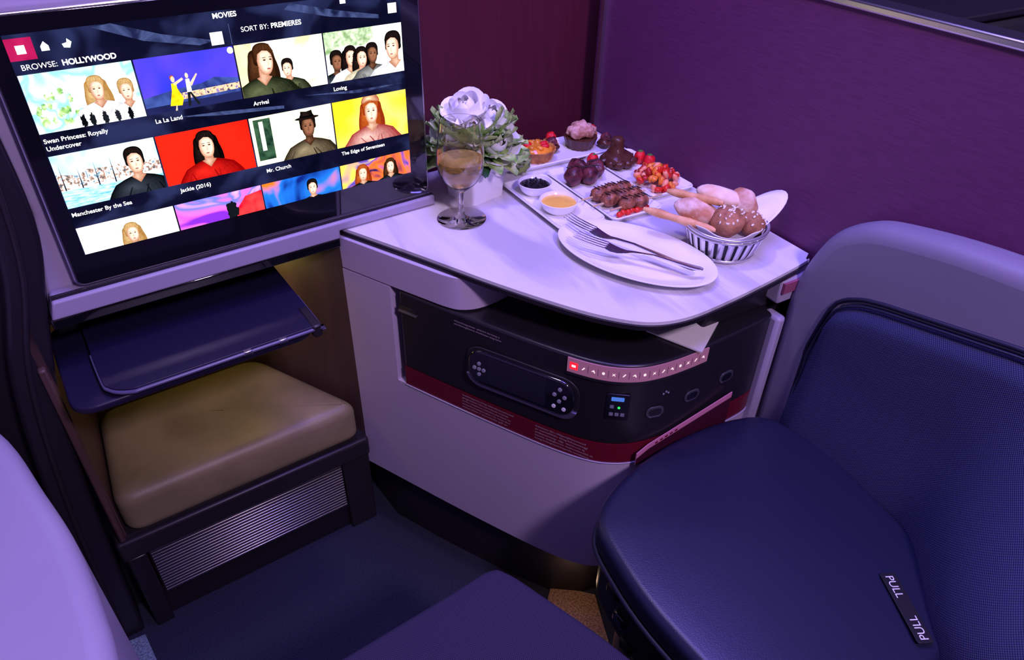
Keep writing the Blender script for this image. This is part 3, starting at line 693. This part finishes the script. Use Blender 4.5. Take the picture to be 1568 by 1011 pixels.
m_meat=mat('grilled_meat',(.42,.15,.07),.4,col2=(.11,.032,.016),vscale=90,bump=.8,bscale=300);m_steak=mat('seared_beef',(.20,.04,.05),.35,col2=(.04,.012,.016),vscale=70,bump=.6,bscale=250)
m_stick=mat('wood_skewer',(.65,.45,.22),.6);m_green=mat('salad_green',(.10,.25,.04),.5,var=.4,vscale=90);m_char=mat('char',(.02,.008,.006),.5)
m_tom=mat('tomato_red',(.70,.03,.015),.25)
for k,(y,x0) in enumerate(((.864,.665),(.837,.668),(.812,.684))):
    g=G('kebab_skewer',(x0+.04,y,PZ))
    tube('stick',[(x0-.022,y-.004,PZ+.012),(x0+.090,y+.004,PZ+.012)],.0015,m_stick,g)
    for i in range(3 if k<2 else 2):
        cx=x0+.016+.023*i;cy=y+.002*math.sin(i*2+k)
        blob('meat',(cx,cy,PZ+.0135),(.0165,.0125,.0120),m_meat,g,seed=i+k*5,amp=.10,freq=1.8)
        for j in (-1,0,1): blob('char_line',(cx+.007*j,cy,PZ+.0252),(.001,.008,.0012),m_char,g,rot=(0,0,.3),sub=1,amp=0)
g=G('tomato_garnish',(.70,.80,PZ))
for i in range(7): blob('piece',(.676+.011*i*.8,.801+.003*(i%2),PZ+.005),(.006,.005,.005),m_tom,g,seed=i,sub=2)
g=G('grilled_steak',(.69,.94,PZ))
for i,(x,y) in enumerate(((.678,.935),(.706,.928),(.730,.945),(.704,.962))):
    blob('slice',(x,y,PZ+.016),(.022,.015,.017),m_steak,g,rot=(0,.3,.5+i*.4),seed=i+3,amp=.12)
    for j in (-1,0,1): blob('grill_mark',(x+.008*j,y,PZ+.032),(.0012,.010,.001),m_char,g,rot=(0,.2,.5+i*.4),sub=2,amp=0)
g=G('tomato_salad',(.80,.87,PZ));cols=[m_tom,mat('salad_orange',(.85,.24,.03),.3),mat('salad_deepred',(.45,.02,.015),.3),mat('salad_pink',(.9,.34,.18),.35)]
for i in range(80):
    a=random.uniform(0,2*pi);r=.040*math.sqrt(random.random());h=.028*(1-(r/.042)**2)
    blob('chunk',(.808+r*math.cos(a),.874+r*math.sin(a),PZ+.004+h*random.uniform(.6,1)),(random.uniform(.006,.012),random.uniform(.004,.007),.005),cols[i%4],g,rot=(random.random()*3,random.random()*3,0),seed=i,sub=2,amp=.3)
m_choc=mat('chocolate',(.085,.028,.016),.3,bump=.3,bscale=200)
g=G('chocolate_dessert',(.80,.97,PZ))
blob('mound',(.797,.968,PZ+.012),(.030,.027,.014),m_choc,g,seed=3,amp=.2)
lathe('peak',[(0,.01),(.018,.012),(.018,.024),(.013,.030),(.0115,.040),(.0125,.046),(.009,.051),(0,.053)],m_choc,g,T(.797,.974,PZ),n=32)
for i in range(9): blob('crumb',(.797+.026*math.cos(i*.7),.966+.024*math.sin(i*.7),PZ+.010),(.010,.007,.008),m_choc,g,seed=i,amp=.3,sub=2)
m_straw=mat('strawberry',(.75,.012,.02),.25,bump=.6,bscale=500)
for i,(x,y) in enumerate(((.838,.956),(.842,.934),(.752,.984))):
    g=G('strawberry',(x,y,PZ));blob('berry',(x,y,PZ+.012),(.011,.010,.013),m_straw,g,seed=i,amp=.08);blob('calyx',(x,y,PZ+.024),(.005,.005,.0015),m_green,g,sub=2)
m_crust=mat('pastry_crust',(.66,.30,.07),.55,col2=(.36,.12,.03),vscale=60,bump=.4,bscale=200);m_glaze=mat('apricot_glaze',(.98,.36,.03),.15,coat=.5,var=.3,vscale=60)
g=G('fruit_tart',(.685,1.05,PZ));V=[];F=[];n=48
for k,(r,z) in enumerate(((.026,0),(.036,.022),(.034,.0225),(.031,.018))):
    for i in range(n):
        a=2*pi*i/n;q=r+.0014*math.cos(a*16)*(k in(0,1));V.append((q*math.cos(a),q*math.sin(a),z))
F=[list(range(n))]+[[k*n+i,k*n+(i+1)%n,(k+1)*n+(i+1)%n,(k+1)*n+i] for k in range(3) for i in range(n)]
mk('crust',V,F,m_crust,g,T(.680,1.062,PZ));blob('filling',(.680,1.062,PZ+.018),(.031,.031,.009),m_glaze,g,amp=.12,freq=3)
for i in range(7):
    blob('fruit',(.680+.016*math.cos(i*.9),1.062+.016*math.sin(i*.9),PZ+.026),(.009,.006,.005),[m_glaze,m_straw][i%3==0],g,rot=(0,0,i),seed=i,sub=2)
g=G('mousse_dessert',(.782,1.066,PZ));V=[];F=[]
for k,(r,z) in enumerate(((.024,0),(.032,.022),(0.0,.022))):
    for i in range(n):
        a=2*pi*i/n;q=max(r+.001*math.cos(a*16),.0001);V.append((q*math.cos(a),q*math.sin(a),z))
F=[list(range(n))]+[[k*n+i,k*n+(i+1)%n,(k+1)*n+(i+1)%n,(k+1)*n+i] for k in range(2) for i in range(n)]
mk('cup',V,F,m_choc,g,T(.785,1.072,PZ));m_mousse=mat('mousse_frosting',(.45,.20,.12),.5,col2=(.75,.48,.36),vscale=70,bump=.5,bscale=200)
rd=random.Random(2)
for i in range(14): 
    a=i*2.4;r=.020*math.sqrt(i/14);blob('frosting',(.785+r*math.cos(a),1.072+r*math.sin(a),PZ+.042-.6*r),(.012,.011,.010),m_mousse,g,seed=i,amp=.2,freq=2)
for i,(x,y) in enumerate(((.735,1.098),(.722,1.075),(.824,1.095),(.828,1.048))):
    g=G('berry_dessert',(x,y,PZ));blob('base',(x,y,PZ+.008),(.015,.014,.009),m_choc if i%2 else m_crust,g,seed=i,amp=.2);blob('berry',(x,y,PZ+.020),(.010,.010,.009),m_steak if i%2 else m_straw,g,seed=i+4,amp=.2)
g=G('lettuce_garnish',(.612,1.02,ZT))
for i in range(6):
    v,f=leaf((.612,1.02,ZT+.004+.004*i),(math.cos(i*1.3),math.sin(i*1.3),.45),.034,.017,None,.1,i);mk('leaf',v,f,m_leaf,g,ang=80)
# oval plate + cutlery
pa=math.atan2(-.917,.4)
g=G('oval_plate',(.621,.692,ZT));V=[];rg=[];n=72
for sc_,z in ((.62,0),(.66,.001),(.85,.007),(1.0,.0125),(1.0,.0138),(.985,.0142),(.86,.0095),(.72,.0045),(.60,.0038)):
    rg.append(list(range(len(V),len(V)+n)));V+=[(a,b,z+.0005) for a,b in ell(0,0,.125*sc_+(1-sc_)*.02,.074*sc_,n)]
F=[rg[0],rg[-1]]
for a,b in zip(rg,rg[1:]):
    for i in range(n): F.append([a[i],a[(i+1)%n],b[(i+1)%n],b[i]])
mk('dish',V,F,m_china,g,T(.621,.692,ZT)@Rz(pa),ang=60)
def fork(x0,y0,z0,x1,y1,z1,tilt=0):
    g=G('dinner_fork',((x0+x1)/2,(y0+y1)/2,(z0+z1)/2));d=Vector((x1-x0,y1-y0,z1-z0));Ln=d.length;e=d.normalized();s=Vector((-e.y,e.x,0)).normalized();u=s.cross(e)
    if u.z<0: u=-u
    def P(a,b,c): return Vector((x0,y0,z0))+e*a+s*b+u*c
    V=[];F=[]
    prof=[(.048,.0105,.000),(.058,.0108,-.003),(.068,.009,-.004),(.078,.0058,-.003),(.090,.0032,0),(.12,.0026,.003),(Ln*.75,.0040,.002),(Ln*.92,.0055,0),(Ln-.004,.0052,0),(Ln,.003,0)]
    for a,b,c in prof: V+=[P(a,-b,c),P(a,b,c)]
    for i in range(len(prof)-1): k=2*i;F.append([k,k+1,k+3,k+2])
    for t in range(4):
        cx=-.0090+.0060*t;o=len(V);w=.0016
        pts=[(.050,0,w),(.036,.001,w),(.018,.003,w*.9),(.004,.006,w*.7),(0,.0075,w*.3)]
        for a,c,ww in pts: V+=[P(a,cx-ww,c),P(a,cx+ww,c)]
        for i in range(len(pts)-1): k=o+2*i;F.append([k,k+1,k+3,k+2])
    mk('fork',V,F,m_chrome,g,solid=.0018,bevel=.0004,seg=2)
fork(.578,.808,.702,.655,.600,.700)
fork(.552,.748,.706,.662,.594,.703)
# bread basket
bx,by=.757,.655
g=G('bread_basket',(bx,by,ZT));M=T(bx,by,ZT)
m_bask=mat('basket_metal',(.75,.74,.78),.3,.85)
lathe('base',[(0,0.0005),(.046,0.0005),(.047,.003),(.045,.004),(0,.004)],m_bask,g,M)
def ring(r,z,rad,nm): tube(nm,[(r*math.cos(2*pi*i/64),r*math.sin(2*pi*i/64),z) for i in range(64)],rad,m_bask,g,M,closed=True)
ring(.047,.004,.0026,'foot_ring');ring(.0605,.046,.0025,'rim_ring');ring(.0590,.040,.0022,'rim_ring_low')
V=[];F=[]
for i in range(26):
    a0=2*pi*i/26
    o=len(V)
    for k in range(6):
        t=k/5;r=.047+.0130*t**.8;z=.004+.038*t
        for sgn in (-1,1):
            a=a0+sgn*.078;V.append((r*math.cos(a),r*math.sin(a),z))
    for k in range(5): q=o+2*k;F.append([q,q+1,q+3,q+2])
mk('slats',V,F,m_bask,g,M,solid=.0012)
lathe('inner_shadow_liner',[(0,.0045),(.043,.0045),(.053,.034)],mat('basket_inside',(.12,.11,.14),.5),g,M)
m_nap=mat('white_napkin',(.85,.85,.88),.8,bump=.2,bscale=150)
V=[];F=[];n=96
for k in range(8):
    t=k/7
    for i in range(n):
        a=2*pi*i/n;tip=max(0,math.cos((a-math.radians(-8))))**14*.050+max(0,math.cos(a-math.radians(110)))**14*.012
        r=(.040+.013*t)*(1+.02*math.sin(9*a)*t)+tip*max(0,t-.4)*1.6;z=.028+.020*t+(.008*math.sin(4*a+1)*.4+tip*.55)*t
        V.append((r*math.cos(a),r*math.sin(a),z))
F=[[k*n+i,k*n+(i+1)%n,(k+1)*n+(i+1)%n,(k+1)*n+i] for k in range(7) for i in range(n)]+[list(range(n))]
mk('napkin_lining',V,F,m_nap,g,M,ang=80,solid=.001)
m_br1=mat('bread_floured',(.86,.68,.54),.8,col2=(.54,.24,.12),vscale=45,bump=.5,bscale=200);m_br2=mat('bread_brown',(.50,.23,.11),.7,col2=(.26,.10,.04),vscale=60,bump=.6,bscale=200);m_br3=mat('bread_pale',(.95,.84,.68),.7,col2=(.80,.54,.32),vscale=30,bump=.3,bscale=150);m_seed=mat('oat_flake',(.88,.82,.68),.8)
def roll(c,s,rot,m,seed,flakes=0):
    g=G('bread_roll',c);blob('loaf',c,s,m,g,rot=rot,amp=.08,seed=seed,freq=1.3)
    rd=random.Random(seed)
    for i in range(flakes):
        a=rd.uniform(0,2*pi);e=rd.uniform(.3,1.4);v=Vector((math.cos(a)*math.cos(e)*s[0],math.sin(a)*math.cos(e)*s[1],math.sin(e)*s[2]))*1.03
        blob('flake',Vector(c)+v,(.003,.002,.0012),m_seed,g,rot=(rd.random()*3,rd.random()*3,0),sub=1,amp=.2)
roll((bx-.034,by+.028,ZT+.057),(.034,.018,.019),(0,.25,-.9),m_br1,1)
roll((bx+.004,by+.026,ZT+.074),(.034,.018,.014),(0,.15,-.75),m_br3,2)
roll((bx-.010,by-.012,ZT+.054),(.026,.024,.021),(0,0,.2),m_br2,3,34)
roll((bx+.034,by+.008,ZT+.060),(.018,.024,.028),(.3,0,.2),m_br1,4)
roll((bx+.026,by-.026,ZT+.046),(.019,.018,.018),(.3,0,.2),m_br2,5,14)
mb=mat('breadstick_crust',(.85,.50,.24),.6,col2=(.65,.32,.12),vscale=60,bump=.3)
for i,(a,b) in enumerate((((bx-.092,by+.080,ZT+.052),(bx-.034,by-.014,ZT+.046)),((bx-.050,by+.080,ZT+.072),(bx-.014,by+.000,ZT+.078)))):
    g=G('breadstick',a);P=[Vector(a).lerp(Vector(b),t/8) for t in range(9)]
    tube('stick',P,.006,mb,g,rads=[.003]+[.0058+.0008*math.sin(k*2) for k in range(7)]+[.003],n=12)
# ---------------------------------------------------------------- lights
def area(name,loc,tgt,size,power,col,sy=None):
    l=bpy.data.lights.new(name,'AREA');l.energy=power;l.color=col;l.size=size
    if sy: l.shape='RECTANGLE';l.size_y=sy
    o=bpy.data.objects.new(name,l);bpy.context.collection.objects.link(o);o.location=loc
    o.rotation_euler=(Vector(tgt)-Vector(loc)).to_track_quat('-Z','Y').to_euler();return o
area('ceiling_light_violet',(.55,.55,2.08),(.55,.65,.6),.5,27,(.23,.16,1.0),.9)
area('ceiling_light_lavender',(.36,-.72,2.0),(.45,.75,.5),.16,25,(.80,.56,1.0),.2)
area('added_food_spot',(.30,.85,2.0),(.58,.86,.68),.12,3.6,(1.,.85,.90))  # added spot that brightens the flowers and food
def point(name,loc,p,col,r=.02):
    l=bpy.data.lights.new(name,'POINT');l.energy=p;l.color=col;l.shadow_soft_size=r
    o=bpy.data.objects.new(name,l);bpy.context.collection.objects.link(o);o.location=loc
point('footwell_lamp',L(-.17,.14,.55),.36,(1,.72,.22),.03)
point('floor_courtesy_lamp',(.50,.60,.10),.10,(1,.65,.4),.01)
w=bpy.data.worlds.new('w');S.world=w;w.use_nodes=True;w.node_tree.nodes['Background'].inputs[0].default_value=(.20,.14,.5,1);w.node_tree.nodes['Background'].inputs[1].default_value=.10
# ---------------------------------------------------------------- camera
cd=bpy.data.cameras.new('camera');cam=bpy.data.objects.new('camera',cd);bpy.context.collection.objects.link(cam)
cd.sensor_width=36;cd.lens=36*1100/1568;cd.clip_start=.02
R=Vector((.8649,-.5015,.02105)).normalized();Fw=Vector((.4140,.6891,-.5948)).normalized()
U=R.cross(Fw).normalized();R=Fw.cross(U).normalized()
cam.matrix_world=Matrix(((R.x,U.x,-Fw.x,0),(R.y,U.y,-Fw.y,0),(R.z,U.z,-Fw.z,1.22),(0,0,0,1)))
S.camera=cam
